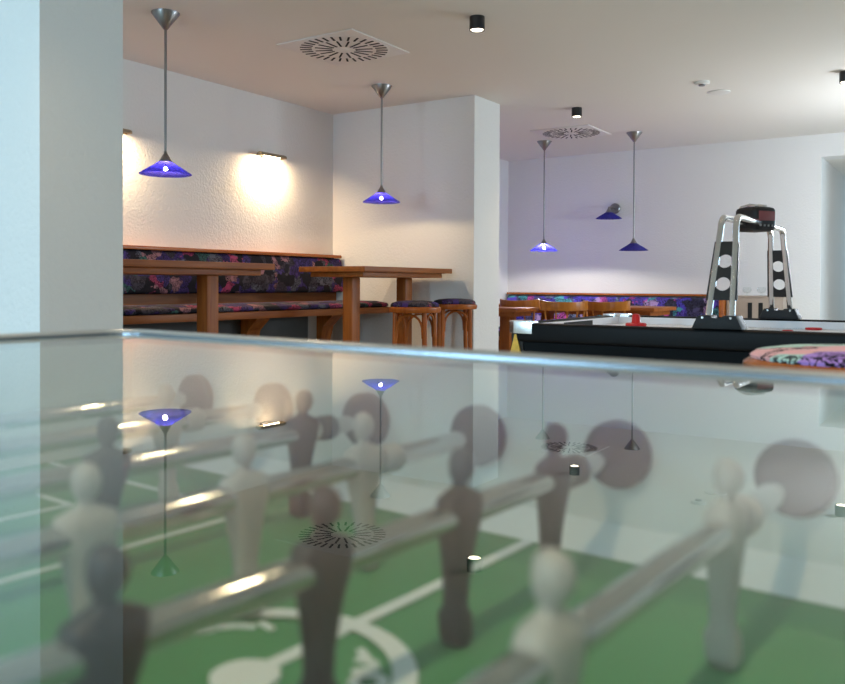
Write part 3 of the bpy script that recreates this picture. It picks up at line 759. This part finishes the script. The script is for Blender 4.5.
# worn, unreadable print inside and outside of the centre circle
ringmark(.0045, .0095, .050, .030, name='printed_mark', squash=1.0)
for k, (x, y, l, a) in enumerate(((.040, .040, .014, 1.0), (.034, .047, .012, .2), (.028, .052, .012, -.5), (-.036, .046, .012, -.2), (-.044, .039, .010, .5), (-.052, .032, .011, .9), (-.056, .021, .010, 1.2))):
    c_, s_ = math.cos(a), math.sin(a); w = .0022
    flat('printed_mark', [(x - l / 2 * c_ + w * s_, y - l / 2 * s_ - w * c_), (x + l / 2 * c_ + w * s_, y + l / 2 * s_ - w * c_), (x + l / 2 * c_ - w * s_, y + l / 2 * s_ + w * c_), (x - l / 2 * c_ - w * s_, y - l / 2 * s_ + w * c_)])
# legs of the table
for sx in (-1, 1):
    for sy in (-1, 1):
        box('leg', sx * (GX - .06) - .04, sx * (GX - .06) + .04, sy * (GY - .04) - .04, sy * (GY - .04) + .04, 0, .6595, 'table_cabinet', t, bevel=.006)
# players, rods
def player_mesh(mat):
    """one figure around the rod; z = 0 is the rod axis, x is the kicking direction"""
    bm = BM()
    secs = [(-.066, .001, 0, .0085, .0075, 3.5), (-.062, .001, 0, .0105, .0085, 3.5), (-.052, .000, 0, .0105, .0085, 3.5), (-.047, 0, 0, .0075, .0078, 2.6), (-.036, 0, 0, .0078, .0088, 2.5),
            (-.022, 0, 0, .0092, .0115, 2.5), (-.012, 0, 0, .0105, .0135, 2.6), (-.004, 0, 0, .0112, .0150, 2.8), (.004, 0, 0, .0112, .0165, 2.8), (.0095, 0, 0, .0095, .0160, 2.6),
            (.0125, 0, 0, .0065, .0105, 2.2), (.0145, 0, 0, .0045, .0050, 2), (.0165, 0, 0, .0047, .0047, 2), (.0195, .0005, 0, .0075, .0070, 2), (.0235, .001, 0, .0090, .0082, 2),
            (.0275, .001, 0, .0090, .0082, 2), (.0315, .0005, 0, .0070, .0064, 2), (.0335, 0, 0, .0035, .0032, 2)]
    add_loft(bm, [(q[0], q[1], q[2], q[3] * .80, q[4] * (.92 if -.006 < q[0] < .012 else .80), q[5]) for q in secs], 20)
    bmesh.ops.recalc_face_normals(bm, faces=bm.faces)
    me = bpy.data.meshes.new('player'); bm.to_mesh(me); bm.free(); me.materials.append(M[mat])
    for p in me.polygons: p.use_smooth = True
    return me
PB, PW = player_mesh('player_black'), player_mesh('player_white')
rods = [(5, PB, [.02], .06, 'black'), (4, PW, [-.08, .165], -.05, 'white'), (3, PB, [-.134, .037, .208], .05, 'black'), (2, PW, [-.240, -.144, -.046, .049, .149], -.03, 'white'),
        (1, PB, [-.209, -.109, -.009, .091, .191], .04, 'black'), (0, PW, [-.202, -.026, .150], .02, 'white'), (-1, PB, [-.10, .14], 0.0, 'black'), (-2, PW, [0.0], .0, 'white')]
for (i, me, ys, tilt, cname) in rods:
    x = .174 - .116 * i
    bm = BM(); add_tube(bm, [(0, -.49, 0), (0, .43, 0)], .0072, 16)
    r_ = obj('rod', bm, 'rod_steel', t, smooth=True, loc=(x, 0, RZ)); r_.rotation_euler.y = tilt
    for y in ys:
        p = bpy.data.objects.new('player', me); COL.objects.link(p); p.parent = r_; p.location = (0, y, 0)
        p['label'] = cname + ' plastic player figure'
    for y in (min(ys) - .026, max(ys) + .026):
        bm = BM(); add_tube(bm, [(0, -.008, 0), (0, -.006, 0), (0, .006, 0), (0, .008, 0)], .010, 16, radii=[.0085, .0100, .0100, .0085]); obj('bumper', bm, 'rubber' if me is PB else 'player_white', r_, smooth=True, loc=(0, y, 0))
    hy = -.49 if me is PB else .43
    sgn = -1 if me is PB else 1
    bm = BM(); add_tube(bm, [(0, hy - sgn * .06, 0), (0, hy - sgn * .04, 0), (0, hy, 0), (0, hy + sgn * .045, 0), (0, hy + sgn * .05, 0)], .016, 14, radii=[.011, .015, .016, .014, .008]); obj('handle', bm, 'rubber', r_, smooth=True)
    for s in (-1, 1):
        bm = BM(); add_tube(bm, [(0, -.006, 0), (0, -.004, 0), (0, .006, 0)], .023, 28, radii=[.0215, .0235, .0235]); b_ = obj('bearing', bm, 'black_plastic', t, smooth=True, loc=(x, s * (WY - .006), RZ), rot=(0, 0, 0 if s > 0 else PI))
